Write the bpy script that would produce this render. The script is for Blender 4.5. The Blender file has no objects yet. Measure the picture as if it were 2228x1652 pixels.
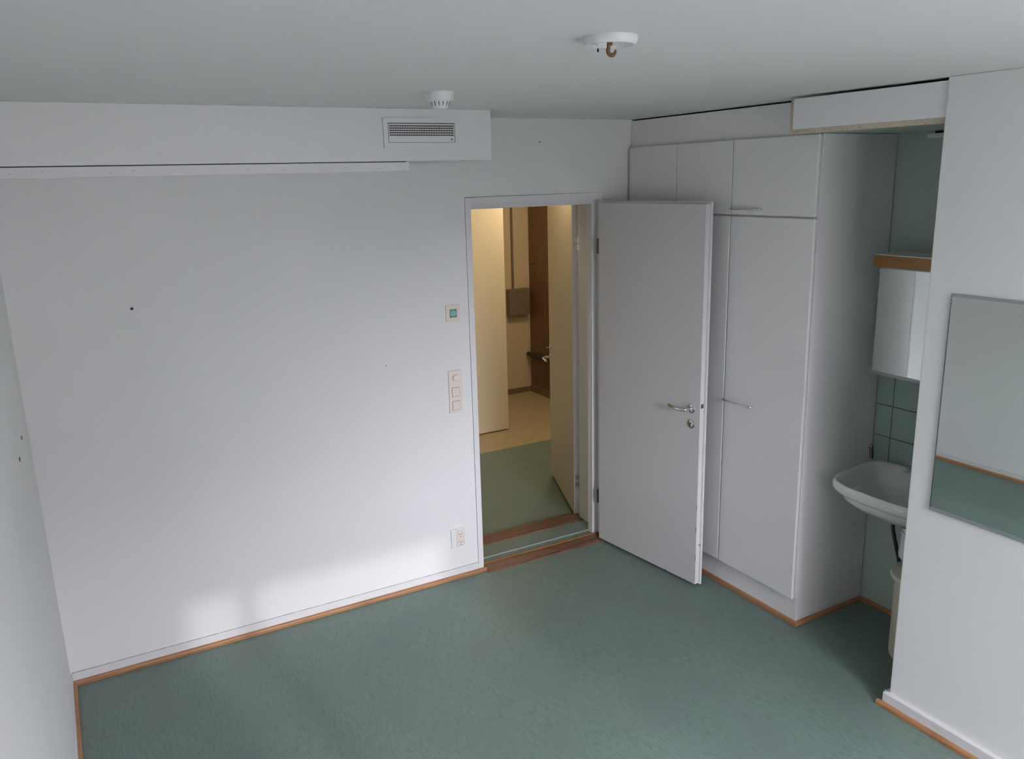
import bpy, bmesh, math, random
from mathutils import Vector, Matrix
random.seed(7)
S = bpy.context.scene
COL = S.collection
H = 2.5                                            # ceiling height

# ------------------------------------------------------------------ camera
def make_camera():
    yaw, pitch, roll = math.radians(29.0067), math.radians(-13.7927), math.radians(-1.5101)
    f = Vector((math.sin(yaw)*math.cos(pitch), math.cos(yaw)*math.cos(pitch), math.sin(pitch)))
    r = Vector((math.cos(yaw), -math.sin(yaw), 0)); u = r.cross(f)
    r2 = r*math.cos(roll) + u*math.sin(roll); u2 = -r*math.sin(roll) + u*math.cos(roll)
    cd = bpy.data.cameras.new('camera'); cam = bpy.data.objects.new('camera', cd); COL.objects.link(cam)
    m = Matrix((r2, u2, -f)).transposed().to_4x4(); m.translation = Vector((0.18304, -3.88323, 2.19367))
    cam.matrix_world = m
    cd.sensor_width = 36; cd.sensor_fit = 'HORIZONTAL'; cd.lens = 36*1779.988/2228; cd.clip_start = .02
    S.camera = cam
make_camera()

# ------------------------------------------------------------------ sky, daylight portal, exposure
S.view_settings.view_transform = 'Standard'; S.view_settings.look = 'None'
S.view_settings.gamma = 1; S.view_settings.use_curve_mapping = False
S.view_settings.exposure = 0.24
WIN = (1.17, 2.66, 0.85, 2.31)                      # window opening x0 x1 z0 z1 in the rear wall
REAR = -4.7
def make_world():
    w = bpy.data.worlds.new('overcast_sky'); S.world = w; w.use_nodes = True
    nt = w.node_tree; nt.nodes.clear()
    out = nt.nodes.new('ShaderNodeOutputWorld'); bg = nt.nodes.new('ShaderNodeBackground')
    tc = nt.nodes.new('ShaderNodeTexCoord'); sp = nt.nodes.new('ShaderNodeSeparateXYZ')
    mr = nt.nodes.new('ShaderNodeMapRange'); mr.inputs[1].default_value = 0; mr.inputs[2].default_value = 1
    mr.inputs[3].default_value = 1.0; mr.inputs[4].default_value = 1.8     # overcast: brighter towards the zenith
    nt.links.new(tc.outputs['Generated'], sp.inputs[0]); nt.links.new(sp.outputs[2], mr.inputs[0])
    nt.links.new(mr.outputs[0], bg.inputs['Strength'])
    ml = nt.nodes.new('ShaderNodeMath'); ml.operation = 'MULTIPLY'; ml.inputs[1].default_value = 23.0
    nt.links.new(mr.outputs[0], ml.inputs[0]); nt.links.new(ml.outputs[0], bg.inputs['Strength'])
    bg.inputs['Color'].default_value = (0.95, 0.925, 1.03, 1)
    nt.links.new(bg.outputs[0], out.inputs[0])
make_world()
pl = bpy.data.lights.new('window_portal', 'AREA'); pl.shape = 'RECTANGLE'
pl.size = WIN[1]-WIN[0]; pl.size_y = WIN[3]-WIN[2]; pl.cycles.is_portal = True
po = bpy.data.objects.new('window_portal', pl); COL.objects.link(po)
po.location = ((WIN[0]+WIN[1])/2, REAR-.02, (WIN[2]+WIN[3])/2); po.rotation_euler = (math.radians(90), 0, 0)

sn = bpy.data.lights.new('veiled_sun', 'SUN'); sn.energy = 0.7; sn.angle = math.radians(1.6); sn.color = (1, .97, .97)
so = bpy.data.objects.new('veiled_sun', sn); COL.objects.link(so)
saz, sel = math.radians(8.5), math.radians(22.2)
so.rotation_euler = Vector((math.sin(saz)*math.cos(sel), -math.cos(saz)*math.cos(sel), math.sin(sel))).to_track_quat('Z', 'Y').to_euler()

# ------------------------------------------------------------------ materials
MATS = {}
def mat(name, col, rough=.5, metal=0., noise=None, bump=None, spec=None, coat=0., vary=None):
    """noise: (scale xyz, colour2, lo, hi) mix by noise; bump: (scale, strength)"""
    m = bpy.data.materials.new(name); m.use_nodes = True; MATS[name] = m
    nt = m.node_tree; b = nt.nodes['Principled BSDF']
    b.inputs['Base Color'].default_value = (*col, 1); b.inputs['Roughness'].default_value = rough
    b.inputs['Metallic'].default_value = metal
    if spec is not None: b.inputs['Specular IOR Level'].default_value = spec
    if coat: b.inputs['Coat Weight'].default_value = coat; b.inputs['Coat Roughness'].default_value = .15
    tc = nt.nodes.new('ShaderNodeTexCoord')
    if noise:
        layers = noise if isinstance(noise, list) else [noise]
        prev = None
        for sc, c2, lo, hi in layers:
            mp = nt.nodes.new('ShaderNodeMapping'); mp.inputs['Scale'].default_value = sc
            nt.links.new(tc.outputs['Object'], mp.inputs[0])
            nz = nt.nodes.new('ShaderNodeTexNoise'); nz.inputs['Scale'].default_value = 1; nz.inputs['Detail'].default_value = 4
            nt.links.new(mp.outputs[0], nz.inputs['Vector'])
            r = nt.nodes.new('ShaderNodeMapRange'); r.inputs[1].default_value = lo; r.inputs[2].default_value = hi
            nt.links.new(nz.outputs[0], r.inputs[0])
            mx = nt.nodes.new('ShaderNodeMix'); mx.data_type = 'RGBA'
            nt.links.new(r.outputs[0], mx.inputs[0])
            if prev: nt.links.new(prev, mx.inputs[6])
            else: mx.inputs[6].default_value = (*col, 1)
            mx.inputs[7].default_value = (*c2, 1); prev = mx.outputs[2]
        nt.links.new(prev, b.inputs['Base Color'])
    if bump:
        nz = nt.nodes.new('ShaderNodeTexNoise'); nz.inputs['Scale'].default_value = bump[0]; nz.inputs['Detail'].default_value = 3
        nt.links.new(tc.outputs['Object'], nz.inputs['Vector'])
        bp = nt.nodes.new('ShaderNodeBump'); bp.inputs['Strength'].default_value = bump[1]; bp.inputs['Distance'].default_value = .002
        nt.links.new(nz.outputs[0], bp.inputs['Height']); nt.links.new(bp.outputs[0], b.inputs['Normal'])
    return m
mat('wall_paint', (.80, .803, .795), .75, bump=(90, .05), noise=((1.5, 1.5, 1.5), (.78, .785, .775), .4, .7))
mat('ceiling_paint', (.79, .79, .78), .85, bump=(120, .05))
mat('lino', (.153, .218, .190), .47, noise=[((150, 26, 20), (.175, .255, .222), .46, .70), ((110, 17, 20), (.118, .168, .147), .50, .72), ((330, 190, 60), (.215, .265, .24), .60, .78), ((4, 2.5, 2), (.15, .20, .182), .45, .75)], bump=(160, .03))
mat('lino_worn', (.26, .33, .30), .4)
mat('hall_lino', (.42, .36, .24), .45, noise=((60, 12, 20), (.36, .30, .20), .45, .7))
mat('white_paint', (.76, .745, .75), .45, bump=(60, .05))
mat('white_trim', (.74, .73, .735), .4, noise=((7, 7, 60), (.62, .58, .52), .66, .74))
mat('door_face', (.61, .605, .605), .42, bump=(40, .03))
mat('door_edge', (.70, .69, .70), .4, noise=((12, 12, 9), (.38, .25, .20), .70, .72))
mat('laminate', (.78, .775, .77), .38)
mat('laminate_white', (.83, .82, .825), .4)
mat('wood_trim', (.42, .21, .095), .42, noise=[((6, 6, 90), (.30, .14, .06), .45, .7)])
mat('wood_sill', (.17, .085, .055), .5, noise=[((4, 90, 40), (.085, .04, .028), .42, .62), ((7, 160, 60), (.30, .17, .11), .58, .72)])
mat('wood_shelf', (.40, .19, .055), .4, noise=((5, 4, 60), (.30, .13, .035), .4, .7))
mat('raw_board', (.62, .54, .42), .7, noise=((60, 60, 60), (.52, .43, .32), .5, .7))
mat('mint_paint', (.45, .54, .475), .6, bump=(90, .1))
mat('mint_tile', (.36, .48, .42), .22, noise=((9, 9, 9), (.32, .44, .385), .4, .7))
mat('grout', (.10, .08, .065), .85)
mat('beige_plastic', (.80, .71, .63), .35)
mat('white_plastic', (.78, .78, .77), .35)
mat('cream_plastic', (.60, .57, .47), .4)
mat('porcelain', (.80, .80, .79), .15, coat=.4)
mat('chrome', (.75, .75, .76), .14, metal=1)
mat('steel_dark', (.22, .22, .23), .35, metal=1)
mat('black', (.012, .012, .012), .6)
mat('rubber', (.02, .022, .022), .5)
mat('hook_brown', (.19, .085, .03), .4)
mat('mirror', (.80, .86, .83), .015, metal=1)
mat('mirror_frame', (.42, .45, .46), .35, metal=.6)
mat('teal_insert', (.13, .22, .22), .35)
mat('teal_symbol', (.22, .55, .50), .4)
mat('brown_door', (.20, .11, .055), .45, noise=((40, 40, 5), (.15, .08, .035), .4, .7))
mat('hall_paint', (.62, .53, .38), .7)
mat('hall_door', (.66, .60, .46), .5)
mat('hall_door_pale', (.82, .76, .60), .5)
mat('box_brown', (.20, .155, .115), .5)
mat('vinyl_brown', (.22, .15, .09), .5)
mat('brass_dark', (.11, .075, .05), .5, metal=.3)
mat('wear', (.22, .13, .09), .8)
mat('asphalt', (.10, .11, .10), .9)
mat('facade', (.33, .32, .31), .8)
mat('joint_grey', (.34, .33, .30), .8, noise=((25, 25, 25), (.50, .49, .46), .45, .6))
def emis(name, col, st):
    m = mat(name, (.8, .8, .8), .5); b = m.node_tree.nodes['Principled BSDF']
    b.inputs['Emission Color'].default_value = (*col, 1); b.inputs['Emission Strength'].default_value = st
emis('lamp_glow', (1.0, .76, .47), 50.0)

# ------------------------------------------------------------------ mesh helper
class MB:
    def __init__(s): s.v = []; s.f = []; s.sm = []
    def add(s, vs, fs, smooth=False):
        o = len(s.v); s.v += [Vector(p) for p in vs]
        for f in fs: s.f.append([i+o for i in f]); s.sm.append(smooth)
        return s
    def box(s, x0, x1, y0, y1, z0, z1):
        vs = [(x, y, z) for z in (z0, z1) for y in (y0, y1) for x in (x0, x1)]
        return s.add(vs, [(0,2,3,1),(4,5,7,6),(0,1,5,4),(2,6,7,3),(0,4,6,2),(1,3,7,5)])
    def extrude(s, pts, d):                        # pts: planar polygon in 3D, d: vector
        d = Vector(d); n = len(pts); a = [Vector(p) for p in pts]
        vs = a + [p+d for p in a]
        return s.add(vs, [tuple(range(n-1,-1,-1)), tuple(range(n,2*n))] + [(i, (i+1)%n, n+(i+1)%n, n+i) for i in range(n)])
    def tube(s, path, r, n=12, cap=True):
        P = [Vector(p) for p in path]; R = r if isinstance(r, (list, tuple)) else [r]*len(P)
        vs = []; fs = []; up = None
        for i, p in enumerate(P):
            t = (P[min(i+1, len(P)-1)]-P[max(i-1, 0)]).normalized()
            if up is None: up = t.orthogonal().normalized()
            up = (up-t*up.dot(t)).normalized(); w = t.cross(up)
            vs += [p + (up*math.cos(2*math.pi*k/n)+w*math.sin(2*math.pi*k/n))*R[i] for k in range(n)]
        for i in range(len(P)-1):
            fs += [(i*n+k, i*n+(k+1)%n, (i+1)*n+(k+1)%n, (i+1)*n+k) for k in range(n)]
        s.add(vs, fs, True)
        if cap: s.add(vs[:n], [tuple(range(n-1,-1,-1))]); s.add(vs[-n:], [tuple(range(n))])
        return s
    def lathe(s, prof, c, axis=(0,0,1), n=40, smooth=True):   # prof: (radius, height) along axis from c
        ax = Vector(axis).normalized(); a = ax.orthogonal().normalized(); b = ax.cross(a); c = Vector(c); vs = []
        for r, h in prof:
            vs += [c+ax*h+(a*math.cos(2*math.pi*k/n)+b*math.sin(2*math.pi*k/n))*max(r, 1e-5) for k in range(n)]
        fs = [(i*n+k, i*n+(k+1)%n, (i+1)*n+(k+1)%n, (i+1)*n+k) for i in range(len(prof)-1) for k in range(n)]
        return s.add(vs, fs, smooth)
    def xf(s, M):
        s.v = [M @ p for p in s.v]; return s
    def build(s, name, m, parent=None, bevel=0, seg=2, origin=None):
        if parent is not None: o0 = parent['_o'] if '_o' in parent else [0,0,0]; o0 = Vector(o0)
        elif origin is not None: o0 = Vector(origin)
        else: o0 = Vector((0,0,0))
        me = bpy.data.meshes.new(name); me.from_pydata([p-o0 for p in s.v], [], s.f)
        for p, q in zip(me.polygons, s.sm): p.use_smooth = q
        bm = bmesh.new(); bm.from_mesh(me)
        if not any(s.sm): bmesh.ops.recalc_face_normals(bm, faces=bm.faces)
        if bevel: 
            bmesh.ops.remove_doubles(bm, verts=bm.verts, dist=1e-6)
            ed = [e for e in bm.edges if len(e.link_faces) == 2 and e.calc_face_angle(0) > .6]
            bmesh.ops.bevel(bm, geom=ed, offset=bevel, segments=seg, affect='EDGES', profile=.6, clamp_overlap=True)
        if any(s.sm):
            bmesh.ops.remove_doubles(bm, verts=bm.verts, dist=1e-6)
            bmesh.ops.recalc_face_normals(bm, faces=bm.faces)
        bm.to_mesh(me); bm.free()
        me.materials.append(MATS[m] if isinstance(m, str) else m)
        if any(s.sm):
            for p in me.polygons: p.use_smooth = True
            me.set_sharp_from_angle(angle=math.radians(40))
        ob = bpy.data.objects.new(name, me); COL.objects.link(ob)
        if parent is not None: ob.parent = parent
        else: ob.location = o0
        ob['_o'] = list(o0)
        return ob
def tag(o, label, cat, group=None, kind=None):
    o['label'] = label; o['category'] = cat
    if group: o['group'] = group
    if kind: o['kind'] = kind
    return o
def thing(name, loc, label, cat, group=None, kind=None):
    e = bpy.data.objects.new(name, None); COL.objects.link(e); e.location = loc; e['_o'] = list(loc)
    e.empty_display_size = .05
    return tag(e, label, cat, group, kind)
def box(name, m, dims, parent=None, bevel=0, origin=None):
    return MB().box(*dims).build(name, m, parent, bevel, origin=origin)

# ================================================================== THE SHELL
tag(box('floor', 'lino', (-.15, 3.75, REAR-.3, 0, -.1, 0)), 'marbled green linoleum floor of the empty room', 'floor', kind='structure')
w = MB().box(-.15, 2.083, 0, .36, -.1, H).box(2.982, 4.6, 0, .295, -.1, H).box(3.03, 4.6, .295, .36, -.1, H).box(2.083, 2.982, 0, .36, 2.107, H).box(2.982, 3.03, .295, .36, 2.107, H)
tag(w.build('wall_back', 'wall_paint'), 'white painted wall around the open doorway', 'wall', kind='structure')
tag(box('wall_left', 'wall_paint', (-.15, 0, REAR-.3, 0, -.1, H)), 'white painted wall at the left edge of the picture', 'wall', kind='structure')
tag(MB().box(2.996, 3.1, REAR-.3, -2.002, -.1, H).build('wall_right', 'wall_paint', bevel=.006, seg=3), 'white partition wall carrying the large mirror', 'wall', kind='structure')
wx0, wx1, wz0, wz1 = WIN
w = MB().box(-.15, wx0, REAR-.3, REAR, -.1, H).box(wx1, 3.1, REAR-.3, REAR, -.1, H)
w.box(wx0, wx1, REAR-.3, REAR, -.1, wz0).box(wx0, wx1, REAR-.3, REAR, wz1, H)
tag(w.build('wall_rear', 'wall_paint'), 'white window wall behind the viewer', 'wall', kind='structure')
tag(box('ceiling', 'ceiling_paint', (-.15, 3.75, REAR-.3, .0, H, H+.12)), 'plain white painted ceiling above the room', 'ceiling', kind='structure')
wa = tag(box('wall_alcove', 'mint_paint', (3.646, 3.75, -2.42, 0, -.1, H)), 'mint green alcove wall behind the washbasin', 'wall', kind='structure')
tag(box('wall_alcove_end', 'mint_paint', (3.1, 3.646, -2.42, -2.32, -.1, H)), 'mint green wall at the hidden end of the basin alcove', 'wall', kind='structure')
tag(box('ceiling_alcove', 'mint_paint', (3.045, 3.646, -2.32, -1.352, 2.349, 2.366)), 'low mint green ceiling board over the basin alcove', 'ceiling', kind='structure')
# window (behind the viewer)
w1 = thing('window_1', (1.85, REAR, wz0), 'white framed window behind the viewer', 'window', kind='structure')
fr = MB(); fy0, fy1 = REAR-.16, REAR-.08
fr.box(wx0, wx0+.06, fy0, fy1, wz0, wz1).box(wx1-.06, wx1, fy0, fy1, wz0, wz1).box(wx0+.06, wx1-.06, fy0, fy1, wz0, wz0+.06).box(wx0+.06, wx1-.06, fy0, fy1, wz1-.06, wz1)
fr.box(wx0+.31, wx0+.39, fy0, fy1, wz0+.06, wz1-.06)
fr.build('window_frame', 'white_paint', w1)
MB().box(wx0-.04, wx1+.04, REAR-.08, REAR+.12, wz0-.03, wz0).build('window_sill', 'white_paint', w1)
tag(box('sky_blocker_left', 'facade', (-60, -6.5, -34, -20, -4.0, 15)), 'unseen tall building added outside left of the window to block sky light', 'building', kind='structure')  # unseen block added to keep oblique sky light off the partition
tag(box('sky_blocker_opposite', 'facade', (-20, 12, -48, -40, -4.0, 3.8)), 'unseen low dark building added opposite the window to block the low sky', 'building', kind='structure')  # unseen block added so the upper back wall gets less sky
tag(box('sky_blocker_wing', 'facade', (5.6, 60, -34, -21, -4.0, 6.6)), 'unseen dark building wing added right of the window to block sky light', 'building', kind='structure')  # unseen block added to darken the left part of the back wall
tag(box('ground_outside', 'asphalt', (-60, 60, -120, REAR-.5, -4.2, -4.0)), 'dark ground outside below the window', 'ground', kind='structure')

# tiles on the alcove wall
tz = [.757, .915, 1.073, 1.231, 1.389]; ty = [-1.357, -1.447, -1.605, -1.763, -1.921, -2.079, -2.237, -2.318]
g = MB().box(3.6435, 3.646, -2.318, -1.357, .757, 1.389).build('grout_bed', 'grout', wa)
for i in range(len(tz)-1):
    for j in range(len(ty)-1):
        MB().box(3.638, 3.6445, ty[j+1]+.0018, ty[j]-.0018, tz[i]+.0018, tz[i+1]-.0018).build('tile', 'mint_tile', wa, bevel=.001, seg=1)

# soffit
tag(box('soffit', 'wall_paint', (0, 2.022, -.432, 0, 2.28, H), bevel=.003), 'white boxed ventilation casing under the ceiling with the grille on it', 'ventilation casing', kind='structure')
t = thing('batten', (0, -.42, 2.238), 'long thin white batten under the ventilation casing', 'batten')
MB().box(.002, 1.613, -.430, -.405, 2.238, 2.2765).build('strip', 'white_paint', t, bevel=.002)
MB().box(.002, 1.60, -.42, -.408, 2.2765, 2.28).build('gap_shadow', 'black', t)  # black strip painting the shadow line between casing and batten
for x in (.10, .165, .20, .42, .50, .92, 1.06, 1.32, 1.47):
    MB().lathe([(0, -.0012), (.0016, -.0012), (.0016, .001)], (x, -.430, 2.25+.015*random.random()), (0, 1, 0), 8).build('screw', 'steel_dark', t)

# ------------------------------------------------------------------ baseboards and quarter-round trims
def trim_run(name, p0, p1, nrm, label, d=.015, h=.021):
    """quarter-round from p0 to p1 on the floor; nrm points from wall into the room"""
    p0 = Vector((*p0, 0)); p1 = Vector((*p1, 0)); n = Vector((*nrm, 0))
    pts = [p0, p0+n*d, p0+n*d+Vector((0,0,h*.55))]
    for k in range(1, 5):
        a = k/5*math.pi/2; pts.append(p0+n*(d*(.35+.65*math.cos(a)))+Vector((0,0,h*(.55+.45*math.sin(a)))))
    pts += [p0+n*d*.35+Vector((0,0,h)), p0+Vector((0,0,h))]
    return tag(MB().extrude(pts, p1-p0).build(name, 'wood_trim'), label, 'trim', kind='structure')
tag(box('baseboard_back', 'white_trim', (.006, 2.083, -.006, 0, 0, .058), bevel=.0015), 'low white skirting board along the wall left of the doorway', 'baseboard', kind='structure')
MB().box(.006, 2.083, -.0035, 0, .058, .0598).build('paint_joint', 'joint_grey', bpy.data.objects['baseboard_back'])
tag(box('baseboard_left', 'white_trim', (0, .006, REAR, -.006, 0, .058), bevel=.0015), 'low white skirting board on the wall at the left picture edge', 'baseboard', kind='structure')
bb = MB().box(2.976, 2.996, REAR, -1.984, 0, .062).box(2.996, 3.1, -2.002, -1.984, 0, .062)
tag(bb.build('baseboard_right', 'white_trim', bevel=.005, seg=3), 'thick white skirting board below the large mirror', 'baseboard', kind='structure')
trim_run('trim_1', (.006, -.006), (2.127, -.006), (0, -1), 'wooden quarter-round strip along the wall left of the doorway')
trim_run('trim_2', (.006, -.021), (.006, REAR), (1, 0), 'wooden quarter-round strip at the foot of the left wall')
trim_run('trim_3', (2.976, -1.966), (2.976, REAR), (-1, 0), 'wooden quarter-round strip below the mirror wall', d=.016)
trim_run('trim_4', (3.16, -.02), (3.16, -1.3525), (-1, 0), 'wooden quarter-round strip under the wardrobe fronts', d=.016)
trim_run('trim_5', (3.144, -1.3525), (3.63, -1.3525), (0, -1), 'wooden quarter-round strip at the foot of the wardrobe side', d=.016)
trim_run('trim_6', (3.646, -1.3525), (3.646, -2.31), (-1, 0), 'wooden quarter-round strip under the washbasin wall', d=.016)

# ================================================================== DOORWAY, ROOM SIDE
d1 = thing('door_1', (2.53, 0, 0), 'open white flush door in front of the wardrobes, with its frame', 'door', kind='structure')
f = MB()
f.box(2.085, 2.117, -.003, .05, .0, 2.105).box(2.085, 2.132, .05, .10, .0, 2.105)              # left post with stop
f.box(2.949, 2.980, -.003, .05, .0, 2.105).box(2.914, 2.980, .05, .10, .0, 2.105)              # right post with stop
f.box(2.117, 2.949, -.003, .05, 2.068, 2.105).box(2.132, 2.914, .05, .10, 2.042, 2.105)
f.build('frame', 'white_paint', d1, bevel=.002)
la = math.radians(96.73); LX, LY = 2.9103, -.024
ldir = Vector((-math.cos(la), -math.sin(la), 0)); lnor = Vector((math.sin(la), -math.cos(la), 0))   # lnor: away from the viewer side (+x)
ML = Matrix.Translation((LX, LY, 0)) @ Matrix((ldir, lnor, Vector((0,0,1)))).transposed().to_4x4()
# leaf local: s along the leaf, t thickness (0 = visible face), z
LW = .777
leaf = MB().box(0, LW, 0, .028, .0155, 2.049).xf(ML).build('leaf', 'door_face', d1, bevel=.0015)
MB().box(-.012, LW+.012, .028, .041, .012, 2.060).xf(ML).build('rebate_lip', 'door_edge', leaf, bevel=.0015)
MB().box(LW-.0005, LW+.0012, .0008, .0272, .017, 2.0475).xf(ML).build('edge_band', 'door_edge', leaf)
MB().box(LW+.0008, LW+.0022, .007, .024, 1.012, 1.034).xf(ML).build('latch', 'brass_dark', leaf)
# worn chips on the lower edges
for s_, z_, a, b in ((.555, .0155, .012, .006), (.70, .0155, .006, .004), (LW-.004, .32, .004, .03), (LW-.003, .15, .003, .04), (LW-.004, .08, .003, .02), (LW-.003, .45, .0025, .03)):
    MB().box(s_, s_+a, -.0004, .0006, z_, z_+b).xf(ML).build('paint_chip', 'wear', leaf)
# lever, rose, keyhole plate
MB().lathe([(0, -.007), (.020, -.007), (.0255, -.003), (.0255, 0)], (.721, 0, 1.003), (0, 1, 0), 32).xf(ML).build('rose', 'chrome', leaf)
lev = [(.721, 0, 1.003), (.721, -.03, 1.003), (.7195, -.042, 1.003), (.713, -.0505, 1.003), (.700, -.054, 1.0025), (.66, -.056, 1.003), (.62, -.050, 1.005), (.597, -.040, 1.0065)]
MB().tube(lev, [.0085, .0085, .0085, .009, .0095, .010, .010, .008], 14).xf(ML).build('lever_handle', 'chrome', leaf)
es = MB().lathe([(0, -.004), (.022, -.004), (.0255, -.0015), (.0255, 0)], (.721, 0, .919), (0, 1, 0), 32).xf(ML).build('keyhole_plate', 'chrome', leaf)
MB().lathe([(0, -.0048), (.0042, -.0048), (.0042, -.003)], (.721, 0, .923), (0, 1, 0), 16).box(.7185, .7235, -.0048, -.003, .908, .922).xf(ML).build('keyhole', 'black', leaf)
for z0 in (.245, 1.765):                                                                       # hinges
    MB().box(-.019, -.001, -.002, .027, z0, z0+.085).xf(ML).build('hinge', 'steel_dark', leaf, bevel=.003)
# sill
t = thing('door_sill', (2.53, 0, 0), 'green lino covered sill with worn brown wooden ramp in the doorway', 'threshold')
MB().extrude([(2.127, -.052, 0), (2.127, .035, 0), (2.127, .035, .017), (2.127, .028, .019), (2.127, -.048, .004)], (.83, 0, 0)).build('ramp', 'wood_sill', t)
MB().box(2.1175, 2.9485, .035, .044, 0, .021).build('wood_edge', 'wood_shelf', t)
MB().box(2.1325, 2.9135, .0505, .0995, 0, .013).box(2.1175, 2.9485, .044, .0505, 0, .013).box(2.0835, 2.9815, .1005, .247, 0, .018).build('lino_sill', 'lino', t)
MB().tube([(2.0835, .104, .017), (2.9815, .104, .017)], .0045, 8).build('worn_nosing', 'lino_worn', t)
MB().box(2.0835, 2.9815, .247, .375, 0, .024).build('wood_board', 'wood_sill', t, bevel=.004)

# ================================================================== HALLWAY BEYOND
tag(MB().box(1.4, 4.6, .36, 1.85, -.1, 0).box(2.083, 3.03, 0, .36, -.1, 0).build('floor_hall', 'lino'), 'green linoleum floor just beyond the doorway', 'floor', kind='structure')
tag(box('floor_corridor', 'hall_lino', (1.4, 4.6, 1.85, 3.5, -.1, 0)), 'beige floor further down the warm lit hall', 'floor', kind='structure')
tag(box('wall_hall_far', 'hall_paint', (1.4, 4.6, 3.38, 3.5, 0, H)), 'beige far wall seen through the doorway', 'wall', kind='structure')
tag(box('wall_hall_right', 'hall_paint', (4.45, 4.6, .36, 3.38, 0, H)), 'shaded wall on the right side of the hall', 'wall', kind='structure')
tag(box('wall_hall_left', 'hall_paint', (1.4, 1.5, .36, 3.38, 0, H)), 'beige wall hidden on the left side of the hall', 'wall', kind='structure')
tag(box('ceiling_hall', 'ceiling_paint', (1.4, 4.6, 0, 3.5, H, H+.12)), 'white ceiling of the hall beyond the doorway', 'ceiling', kind='structure')
tag(box('baseboard_hall', 'vinyl_brown', (1.5, 4.438, 3.368, 3.38, 0, .055)), 'brown vinyl skirting along the far hall wall', 'baseboard', kind='structure')
# brown door on the right hall wall
d3 = thing('door_3', (4.45, 3.0, 0), 'dark brown door at the far right end of the hall', 'door', kind='structure')
bd = MB().box(4.438, 4.45, 2.45, 3.366, 0, 2.1).build('leaf', 'brown_door', d3)
MB().box(4.430, 4.438, 2.45, 3.366, 0, .075).build('kick_strip', 'vinyl_brown', bd)
for z in (1.345, 1.73): MB().box(4.432, 4.438, 3.27, 3.31, z, z+.008).build('hinge', 'black', bd)
t = thing('bumper_rail', (4.42, 3.1, .4), 'black rail across the dark brown hall door', 'rail')
MB().tube([(4.405, 3.36, .41), (4.405, 2.5, .405)], .024, 14).build('bar', 'rubber', t)
for y in (3.30, 2.6): MB().tube([(4.405, y, .41), (4.438, y, .41)], .012, 8).build('bracket', 'rubber', t)
# second door of the double doorway (opens into the hall)
d2 = thing('door_2', (2.53, .36, 0), 'beige outer door swung open into the hall, with its frame', 'door', kind='structure')
f = MB().box(2.085, 2.115, .29, .363, .0, 2.105).box(3.022, 3.0295, .297, .36, .0, 2.105).box(2.115, 3.022, .297, .363, 2.072, 2.105)
f.build('frame', 'white_paint', d2, bevel=.002)
e2 = Vector((.285, .743, 0)).normalized(); n2 = Vector((e2.y, -e2.x, 0))
M2 = Matrix.Translation((2.976, .352, 0)) @ Matrix((e2, n2, Vector((0,0,1)))).transposed().to_4x4()
lf2 = MB().box(0, .792, 0, .040, .026, 2.06).xf(M2).build('leaf', 'hall_door', d2, bevel=.0015)
MB().box(-.0012, .0002, .0008, .0392, .027, 2.059).xf(M2).build('hinge_edge', 'white_paint', lf2)
for z0 in (.215, 1.76):
    MB().tube([(-.006, .036, z0), (-.006, .036, z0+.034)], .0085, 12).tube([(-.006, .036, z0+.046), (-.006, .036, z0+.080)], .0085, 12).box(-.0035, -.0008, .010, .036, z0+.002, z0+.032).box(-.0035, -.0008, .010, .036, z0+.048, z0+.078).xf(M2).build('hinge', 'chrome', lf2)
MB().lathe([(0, -.006), (.02, -.006), (.025, -.002), (.025, 0)], (.748, 0, .930), (0, 1, 0), 24).xf(M2).build('rose', 'chrome', lf2)
MB().tube([(.748, 0, .930), (.748, -.045, .930), (.742, -.054, .930), (.72, -.058, .929), (.64, -.052, .927)], .009, 12).xf(M2).build('lever_handle', 'chrome', lf2)
MB().lathe([(0, -.005), (.02, -.005), (.024, -.001), (.024, 0)], (.748, 0, 1.003), (0, 1, 0), 24).box(.745, .751, -.032, -.004, .998, 1.008).xf(M2).build('thumb_turn', 'chrome', lf2)
# yellow lit leaf standing open in the corridor
d4 = thing('door_4', (3.15, 2.3, 0), 'pale yellow door leaf standing open in the lit hall', 'door', kind='structure')
MB().box(2.72, 3.567, 2.3, 2.34, .01, 2.08).build('leaf', 'hall_door_pale', d4, bevel=.002)
MB().box(2.68, 2.72, 2.28, 2.36, 0, 2.12).build('post', 'white_paint', d4)
t = thing('junction_box', (4.28, 3.34, .85), 'dark brown wall box with a cable pipe rising from it', 'electric box')
MB().box(4.165, 4.402, 3.30, 3.379, .84, 1.105).build('casing', 'box_brown', t, bevel=.006)
MB().tube([(4.243, 3.366, 1.10), (4.243, 3.366, H)], .011, 10).build('conduit', 'box_brown', t)
for lx, ly, lr, lab in ((2.93, .53, .55, 'small round warm ceiling lamp just beyond the doorway'), (3.92, 1.95, .9, 'larger unseen warm ceiling lamp added to brighten the far hall')):  # second lamp is an unseen extra, added to brighten the far hall
    t = thing('hall_lamp', (lx, ly, H), lab, 'lamp', 'hall ceiling lamps')
    MB().lathe([(.17*lr, 0), (.17*lr, -.03), (.16*lr, -.03)], (lx, ly, H), n=32).build('base', 'white_plastic', t)
    MB().lathe([(.158*lr, -.03), (.15*lr, -.055), (.11*lr, -.08), (.05*lr, -.092), (0, -.094)], (lx, ly, H), n=32).build('diffuser', 'lamp_glow', t)

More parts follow.
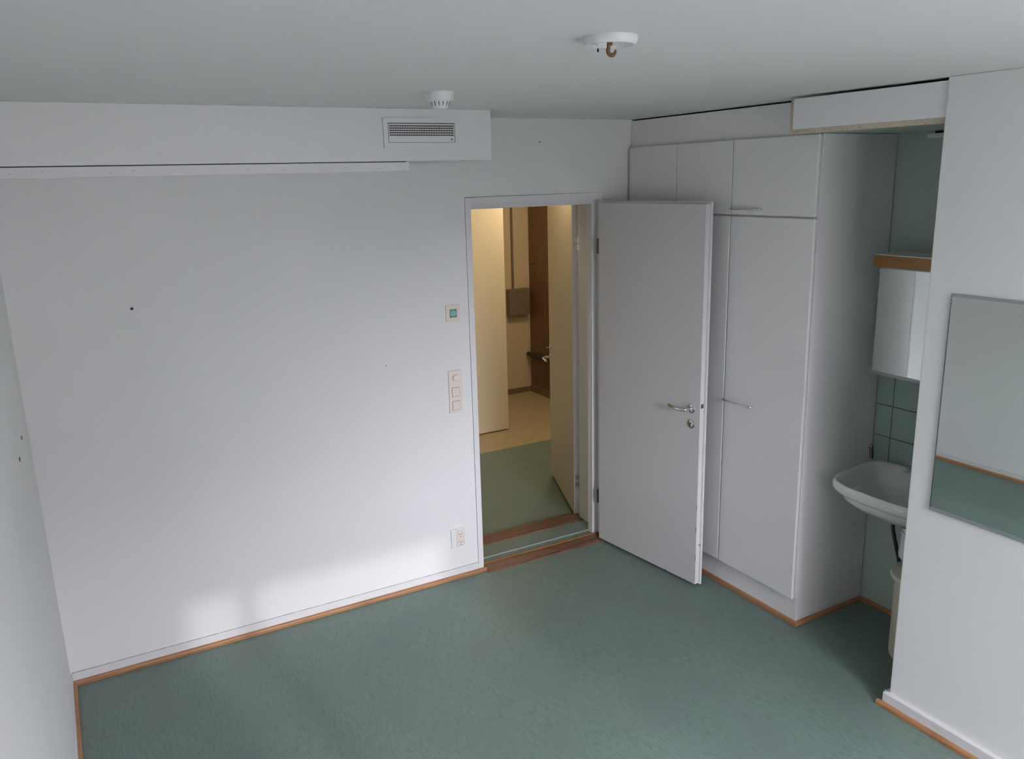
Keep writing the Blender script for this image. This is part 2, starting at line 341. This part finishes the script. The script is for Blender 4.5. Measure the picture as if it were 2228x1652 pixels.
# ================================================================== WARDROBES
ZB, ZM, ZT = .1464, 1.992, 2.348
units = [(-.004, -.4215, 'narrow wardrobe unit in the corner, mostly hidden by the open door'),
         (-.4225, -.8348, 'middle wardrobe unit partly behind the open door'),
         (-.8358, -1.335, 'wide wardrobe unit next to the basin alcove, with two visible bow handles')]
def bow_handle(parent, y0, y1, z):
    p = [(3.125, y0, z), (3.113, y0, z), (3.106, y0-.006, z)]
    n = 10
    for k in range(1, n):
        q = k/n; p.append((3.106-.006*math.sin(math.pi*q), y0+(y1-y0)*q, z))
    p += [(3.106, y1+.006, z), (3.113, y1, z), (3.125, y1, z)]
    h = MB().tube(p, .0052, 10).build('handle', 'chrome', parent)
for i, (ya, yb, lab) in enumerate(units):
    t = thing('wardrobe', (3.39, (ya+yb)/2, ZB), lab, 'wardrobe', 'built-in wardrobe units')
    b = MB().box(3.146, 3.64, yb, ya, ZB+.004, ZT-.001).build('body', 'laminate_white', t)
    y1 = ya-.0015 if i else -.016; y0 = yb+.0015 if i < 2 else -1.351
    lo = MB().box(3.1252, 3.1435, y0, y1, ZB, ZM-.004).build('door', 'laminate', t, bevel=.0065, seg=4)
    up = MB().box(3.1252, 3.1435, y0, y1, ZM+.003, ZT).build('door', 'laminate', t, bevel=.0065, seg=4)
    if i == 2:
        bow_handle(up, -.843, -1.037, 2.025); bow_handle(lo, -.843, -1.037, 1.058)
        MB().extrude([(3.16, -1.3515, 0), (3.64, -1.3515, 0), (3.64, -1.3515, ZT), (3.1455, -1.3515, ZT), (3.1455, -1.3515, ZB+.004), (3.16, -1.3515, ZB+.004)], (0, .016, 0)).build('side_panel', 'laminate_white', t, bevel=.001)
        MB().box(3.176, 3.64, -1.3525, -1.3515, 0, .036).build('foot_strip', 'white_trim', t)
    elif i == 0:
        bow_handle(up, -.215, -.41, 2.025); bow_handle(lo, -.215, -.41, 1.058)
    else:
        bow_handle(up, -.432, -.626, 2.025); bow_handle(lo, -.432, -.626, 1.058)
t = thing('wardrobe_plinth', (3.17, -.68, 0), 'recessed white plinth board under the wardrobe doors', 'plinth')
MB().box(3.16, 3.176, -1.3352, -.004, 0, ZB+.0035).build('board', 'laminate_white', t)
t = thing('fascia_board', (3.16, -.68, ZT), 'long white filler board between wardrobe tops and ceiling', 'filler board')
MB().box(3.1525, 3.17, -1.3515, -.003, ZT, 2.4915).build('panel', 'laminate_white', t, bevel=.001)
t = thing('valance', (3.03, -1.65, 2.345), 'white valance panel with raw board edge above the basin alcove', 'valance')
MB().box(3.008, 3.026, -2.0005, -1.304, 2.366, 2.4895).build('front_panel', 'laminate_white', t, bevel=.003, seg=3)
MB().box(3.0262, 3.044, -2.0005, -1.273, 2.346, 2.4875).build('backing_board', 'raw_board', t, bevel=.001)

# ================================================================== ALCOVE
t = thing('shelf', (3.55, -1.75, 1.763), 'wooden fronted shelf above the mirror cabinet', 'shelf')
MB().box(3.468, 3.638, -2.30, -1.421, 1.8, 1.8195).build('board', 'white_plastic', t)
MB().box(3.45, 3.468, -2.30, -1.421, 1.764, 1.8155).build('front_rail', 'wood_shelf', t, bevel=.002)
MB().box(3.45, 3.468, -2.30, -1.421, 1.8157, 1.8195).build('top_edge', 'white_plastic', t)
t = thing('mirror_cabinet', (3.57, -1.75, 1.255), 'mirror fronted cabinet under the wooden shelf', 'cabinet')
MB().box(3.508, 3.6375, -2.2, -1.424, 1.268, 1.762).build('body', 'white_plastic', t)
MB().box(3.500, 3.507, -1.812, -1.418, 1.268, 1.752).build('mirror_door', 'mirror', t)
MB().box(3.500, 3.507, -2.2, -1.814, 1.268, 1.752).build('mirror_door', 'mirror', t)
MB().box(3.495, 3.6375, -2.202, -1.416, 1.255, 1.268).build('bottom_channel', 'mirror_frame', t)
MB().box(3.495, 3.508, -2.202, -1.416, 1.752, 1.7575).build('top_channel', 'mirror_frame', t)
t = thing('strip_light', (3.6, -1.8, 2.32), 'small white light fitting high in the alcove corner', 'light fitting')
MB().box(3.585, 3.645, -1.95, -1.535, 2.318, 2.338).build('casing', 'white_plastic', t, bevel=.004)
MB().box(3.60, 3.64, -1.95, -1.56, 2.338, 2.349).build('dark_gap', 'black', t)  # black block painting the dark of the gap above the fitting

# washbasin
SC = Vector((3.646, -1.70))
def basin_ring(sc, z, xoff=0., back=True, n=64):
    """outline: straight back along the wall, tapering sides, bowed front"""
    pts = []
    for k in range(n):
        a = 2*math.pi*k/n; c, s = math.cos(a), math.sin(a)
        p = 5.0
        r = 1/((abs(c)**p+abs(s)**p)**(1/p))
        u = r*c; v = r*s                      # u: -1 back .. 1 front, v: left/right
        half = .315 - .058*((u+1)/2)
        x = 3.41 - .224*u - .022*max(0, u)*(1-v*v)
        y = SC.y + half*v
        cx, cy = 3.41, SC.y
        pts.append(Vector((min(cx+xoff+(x-cx)*sc, 3.632), cy+(y-cy)*sc, z)))
    return pts
t = thing('washbasin', (3.43, -1.70, .6), 'white porcelain washbasin in the alcove', 'washbasin')
def basin():
    rings = [basin_ring(.16, .612, .03), basin_ring(.30, .628, .03), basin_ring(.50, .664, .024), basin_ring(.72, .704, .014), basin_ring(.90, .738, .005), basin_ring(.975, .756), basin_ring(.995, .766), basin_ring(1.0, .780),
             basin_ring(.993, .794), basin_ring(.975, .801), basin_ring(.945, .801), basin_ring(.915, .795, -.004), basin_ring(.885, .778, -.010), basin_ring(.80, .715, -.012), basin_ring(.58, .665, -.005), basin_ring(.16, .650, 0)]
    n = 64; m = MB(); vs = [p for r in rings for p in r]
    fs = [(i*n+k, i*n+(k+1)%n, (i+1)*n+(k+1)%n, (i+1)*n+k) for i in range(len(rings)-1) for k in range(n)]
    fs += [tuple(range(n-1, -1, -1)), tuple(range((len(rings)-1)*n, len(rings)*n))]
    return m.add(vs, fs, True)
basin().build('bowl', 'porcelain', t)
MB().lathe([(.055, .62), (.055, .612), (.03, .606)], (3.43, -1.735, 0), n=24).build('drain_ring', 'rubber', t)
MB().lathe([(0, .655), (.022, .655), (.022, .65), (0, .65)], (3.41, -1.70, -.004), n=20).build('drain', 'chrome', t)
tr = MB().lathe([(.028, .606), (.028, .58), (.036, .578), (.036, .572), (.032, .565), (.036, .50), (.040, .475), (.036, .452), (.02, .444), (0, .443)], (3.43, -1.735, 0), n=24).build('bottle_trap', 'white_plastic', t)
MB().tube([(3.46, -1.735, .54), (3.632, -1.735, .54)], .016, 12).build('waste_pipe', 'white_plastic', tr)
tp = MB().tube([(3.585, -1.70, .79), (3.585, -1.70, .87), (3.57, -1.70, .885), (3.47, -1.70, .875), (3.465, -1.70, .86)], .013, 12).build('tap', 'chrome', t)
MB().box(3.565, 3.592, -1.607, -1.583, .795, .812).build('plug_holder', 'chrome', t, bevel=.003)
MB().tube([(3.52, -1.575, .66), (3.505, -1.60, .52), (3.50, -1.655, .36), (3.50, -1.69, .22), (3.50, -1.72, .05)], .0085, 10).build('hose', 'rubber', t)
t = thing('tube_holder', (3.6, -1.375, .80), 'short dark tube in the corner behind the washbasin', 'tube')
MB().tube([(3.615, -1.372, .795), (3.612, -1.366, .855)], .008, 12).build('pipe', 'steel_dark', t)
MB().tube([(3.612, -1.366, .855), (3.6115, -1.365, .862)], .0095, 12).build('cap', 'chrome', t)
t = thing('waste_bin', (3.41, -1.865, 0), 'cream plastic bin under the washbasin, half hidden by the partition', 'bin')
MB().lathe([(0, .004), (.125, .004), (.138, .018), (.140, .03), (.140, .405), (.13, .405)], (3.41, -1.865, 0), n=40).build('body', 'cream_plastic', t)
MB().lathe([(.140, .400), (.158, .405), (.161, .412), (.155, .425), (.10, .44), (0, .445)], (3.41, -1.865, 0), n=40).build('lid', 'cream_plastic', t)

# ================================================================== MIRROR ON THE PARTITION
t = thing('wall_mirror', (2.99, -2.4, .92), 'large mirror on the white partition wall', 'mirror')
MB().box(2.990, 2.9955, -2.72, -2.101, .932, 1.742).build('glass', 'mirror', t)
MB().box(2.985, 2.9955, -2.725, -2.098, .920, .932).build('bottom_channel', 'mirror_frame', t, bevel=.001)
MB().box(2.987, 2.9955, -2.725, -2.098, 1.742, 1.753).build('top_channel', 'mirror_frame', t, bevel=.001)
MB().box(2.9885, 2.9955, -2.1008, -2.098, .932, 1.742).build('side_bead', 'steel_dark', t)
for z in (1.738, 1.725, 1.71): MB().box(2.9875, 2.9895, -2.104, -2.0995, z-.004, z).build('clip', 'chrome', t)

# ================================================================== WALL AND CEILING FITTINGS
# ventilation grille with a real perforated plate
t = thing('vent_grille', (1.675, -.432, 2.335), 'white ventilation grille with rows of round holes', 'vent')
gx0, gx1, gz0, gz1, gy = 1.497, 1.853, 2.335, 2.4605, -.432
f = MB().box(gx0, gx1, gy-.010, gy, gz0, gz0+.022).box(gx0, gx1, gy-.010, gy, gz1-.021, gz1)
f.box(gx0, gx0+.020, gy-.010, gy, gz0+.022, gz1-.021).box(gx1-.019, gx1, gy-.010, gy, gz0+.022, gz1-.021)
f.build('frame', 'white_plastic', t)
MB().box(gx0+.0205, gx1-.0195, gy-.0015, gy-.0002, gz0+.0225, gz1-.0215).build('dark_box', 'black', t)
px0, px1, pz0, pz1 = gx0+.0225, gx1-.0215, gz0+.0235, gz1-.0245; yy = gy-.0085
nc, nr = 38, 5; cw = (px1-px0-.008)/nc; ch = .0096; zt = pz1-.004
p = MB(); oct_ = [math.pi/8+k*math.pi/4 for k in range(8)]
def quad(x0, x1, z0, z1): p.add([(x0, yy, z0), (x1, yy, z0), (x1, yy, z1), (x0, yy, z1)], [(0,1,2,3)])
for i in range(nc):
    for j in range(nr):
        cx = px0+.004+cw*(i+.5); cz = zt-ch*(j+.5); r = .0037
        ring = [(cx+r*math.cos(a), yy, cz+r*math.sin(a)) for a in oct_]
        sq = []
        for a in oct_:
            c, s = math.cos(a), math.sin(a); k = 1/max(abs(c), abs(s)); sq.append((cx+cw/2*c*k, yy, cz+ch/2*s*k))
        cor = {0: (1, 1), 2: (-1, 1), 4: (-1, -1), 6: (1, -1)}
        for k in range(8):
            k2 = (k+1) % 8
            p.add([ring[k], sq[k], sq[k2], ring[k2]], [(0,1,2,3)])
            if k in cor: p.add([sq[k], (cx+cor[k][0]*cw/2, yy, cz+cor[k][1]*ch/2), sq[k2]], [(0,1,2)])
quad(px0, px1, zt, pz1); quad(px0, px1, pz0, zt-ch*nr); quad(px0, px0+.004, zt-ch*nr, zt); quad(px1-.004, px1, zt-ch*nr, zt)
pp = p.build('perforated_plate', 'white_plastic', t)
MB().lathe([(0, -.0012), (.004, -.0012), (.004, .001)], (px1-.014, yy, pz0+.012), (0, 1, 0), 12).build('screw', 'steel_dark', pp)

# smoke detector
c = (1.472, -1.083, H)
t = thing('smoke_detector', c, 'round white smoke detector on the ceiling above the grille', 'smoke detector')
MB().lathe([(.0505, 0), (.0505, -.027), (.048, -.0305), (.036, -.0305)], c).build('base', 'white_plastic', t)
hd = MB().lathe([(.037, -.030), (.036, -.034), (.027, -.054), (.024, -.0575), (0, -.058)], c).build('sensor_head', 'white_plastic', t)
for k in range(14):
    a = 2*math.pi*k/14+.12; ca, sa = math.cos(a), math.sin(a); tv = Vector((-sa, ca, 0))
    p0 = Vector((c[0]+.0357*ca, c[1]+.0357*sa, H-.035)); p1 = Vector((c[0]+.0296*ca, c[1]+.0296*sa, H-.0485)); o = Vector((ca, sa, .5)).normalized()*.0008
    MB().extrude([p0-tv*.0016-o, p0+tv*.0016-o, p1+tv*.0006-o, p1-tv*.0006-o], o*2.2).build('slot', 'black', hd)
MB().box(c[0]-.066, c[0]-.049, c[1]-.004, c[1]+.004, H-.013, H-.010).build('tab', 'white_plastic', t)

# ceiling rose with hook
c = Vector((1.357, -2.266, H))
t = thing('ceiling_rose', c, 'white ceiling lamp outlet cover with a brown hook', 'ceiling rose')
MB().lathe([(.062, 0), (.0622, -.009), (.060, -.0135), (.0565, -.0185), (.054, -.019), (.051, -.018), (.047, -.011), (0, -.011)], c, n=56).build('cover', 'white_plastic', t)
rt = Vector((math.cos(math.radians(29)), -math.sin(math.radians(29)), 0)); fw = Vector((math.sin(math.radians(29)), math.cos(math.radians(29)), 0))
def at(r_, f_, z_): return c+rt*r_+fw*f_+Vector((0, 0, z_))
m = MB().box(-.029, -.008, -.008, .008, -.0250, -.0110).xf(Matrix.Translation(c) @ Matrix((rt, fw, Vector((0,0,1)))).transposed().to_4x4())
m.build('terminal_block', 'white_plastic', t, bevel=.002)
MB().tube([at(-.0275, -.002, -.0245), at(-.0275, -.002, -.032)], .0022, 8).build('pin', 'black', t)
MB().lathe([(0, -.012), (.006, -.012), (.006, -.018), (0, -.018)], at(.0, 0, 0), n=16).build('hook_stem', 'hook_brown', t)
hk = [at(-.002, 0, -.012), at(-.0035, 0, -.020)] + [at(.004+(.0085)*math.cos(math.radians(a))*-1, 0, -.0290+(.0105)*math.sin(math.radians(a))*-1) for a in range(-10, 200, 15)]
MB().tube(hk, [.0048]*(len(hk)-5)+[.0044, .004, .0035, .003, .0022], 12).build('hook', 'hook_brown', t)

# switches and socket
def plate(name, x0, x1, z0, z1, lab, cat, m='beige_plastic', th=.009):
    t = thing(name, ((x0+x1)/2, 0, z0), lab, cat)
    MB().box(x0, x1, -th, 0, z0, z1).build('plate', m, t, bevel=.003, seg=3); return t
t = plate('call_button', 1.947, 2.028, 1.469, 1.558, 'small square call button with teal insert beside the doorway', 'call button')
MB().box(1.968, 2.008, -.0105, -.008, 1.491, 1.536).build('insert', 'teal_insert', t)
ins = t.children[-1]
MB().lathe([(0, -.0003), (.0165, -.0003), (.0165, .001)], (1.988, -.0108, 1.5135), (0, 1, 0), 24).build('symbol_disc', 'teal_symbol', ins)
MB().box(1.981, 1.995, -.0118, -.0108, 1.512, 1.515).build('symbol_bar', 'teal_insert', ins)
for s_ in (-1, 1):
    MB().extrude([(1.988-.004, -.0118, 1.5135+s_*.0095), (1.988+.004, -.0118, 1.5135+s_*.0095), (1.988, -.0118, 1.5135+s_*.0155)], (0, .001, 0)).build('symbol_arrow', 'teal_insert', ins)
t = plate('light_switch', 1.945, 2.022, .971, 1.205, 'tall beige plate with dimmer knob and two rocker switches', 'light switch')
MB().lathe([(0, -.016), (.0165, -.016), (.0185, -.013), (.0185, 0)], (1.984, -.008, 1.166), (0, 1, 0), 32).build('dimmer_knob', 'beige_plastic', t)
for zc in (1.087, 1.012):
    MB().box(1.9605, 2.0065, -.0093, -.008, zc-.0255, zc+.0255).build('rocker_gap', 'wear', t)
    MB().box(1.9625, 2.0045, -.0125, -.008, zc-.0235, zc+.0235).build('rocker', 'beige_plastic', t, bevel=.0012)
t = plate('wall_socket', 1.918, 2.001, .184, .298, 'white double wall socket low beside the doorway', 'socket', 'white_plastic', .008)
MB().box(1.949, 1.998, -.0115, -.0075, .19, .292).build('insert', 'beige_plastic', t, bevel=.002)
ins = t.children[-1]
for zc in (.265, .2165):
    MB().lathe([(.0225, -.003), (.0225, 0), (.0195, 0), (.0185, .012), (0, .012)], (1.9735, -.0118, zc), (0, 1, 0), 28).build('outlet_well', 'white_plastic', ins)
    MB().lathe([(0, 0), (.0175, 0)], (1.9735, -.0121, zc), (0, 1, 0), 24).build('well_floor', 'beige_plastic', ins)
    for dx in (-.0075, .0075): MB().lathe([(0, 0), (.0026, 0), (.0026, .001)], (1.9735+dx, -.0130, zc), (0, 1, 0), 10).build('pin_hole', 'black', ins)
    MB().box(1.9715, 1.9755, -.0145, -.012, zc-.018, zc-.013).build('earth_clip', 'steel_dark', ins)

# marks left in the walls
def nail(p, r, axis, lab, m='black', h=.003):
    q = MB().lathe([(0, -h), (r*.8, -h), (r, -h*.4), (r*.6, 0)], p, axis, 10).build('nail', m, origin=p); tag(q, lab, 'nail')
nail((.46, 0, 1.688), .0065, (0, 1, 0), 'black nail head alone on the large white wall', h=.008)
nail((2.543, 0, 2.38), .0035, (0, 1, 0), 'tiny dark nail high above the doorway')
nail((1.602, 0, 1.281), .0028, (0, 1, 0), 'tiny dark speck of a nail left of the call button')
nail((0, -.532, 1.326), .009, (-1, 0, 0), 'brownish wall plug in the left wall, the one nearer the corner', 'wear')
nail((0, -.823, 1.329), .009, (-1, 0, 0), 'brownish wall plug in the left wall, the one further from the corner', 'wear')

for o in bpy.data.objects:
    if '_o' in o: del o['_o']
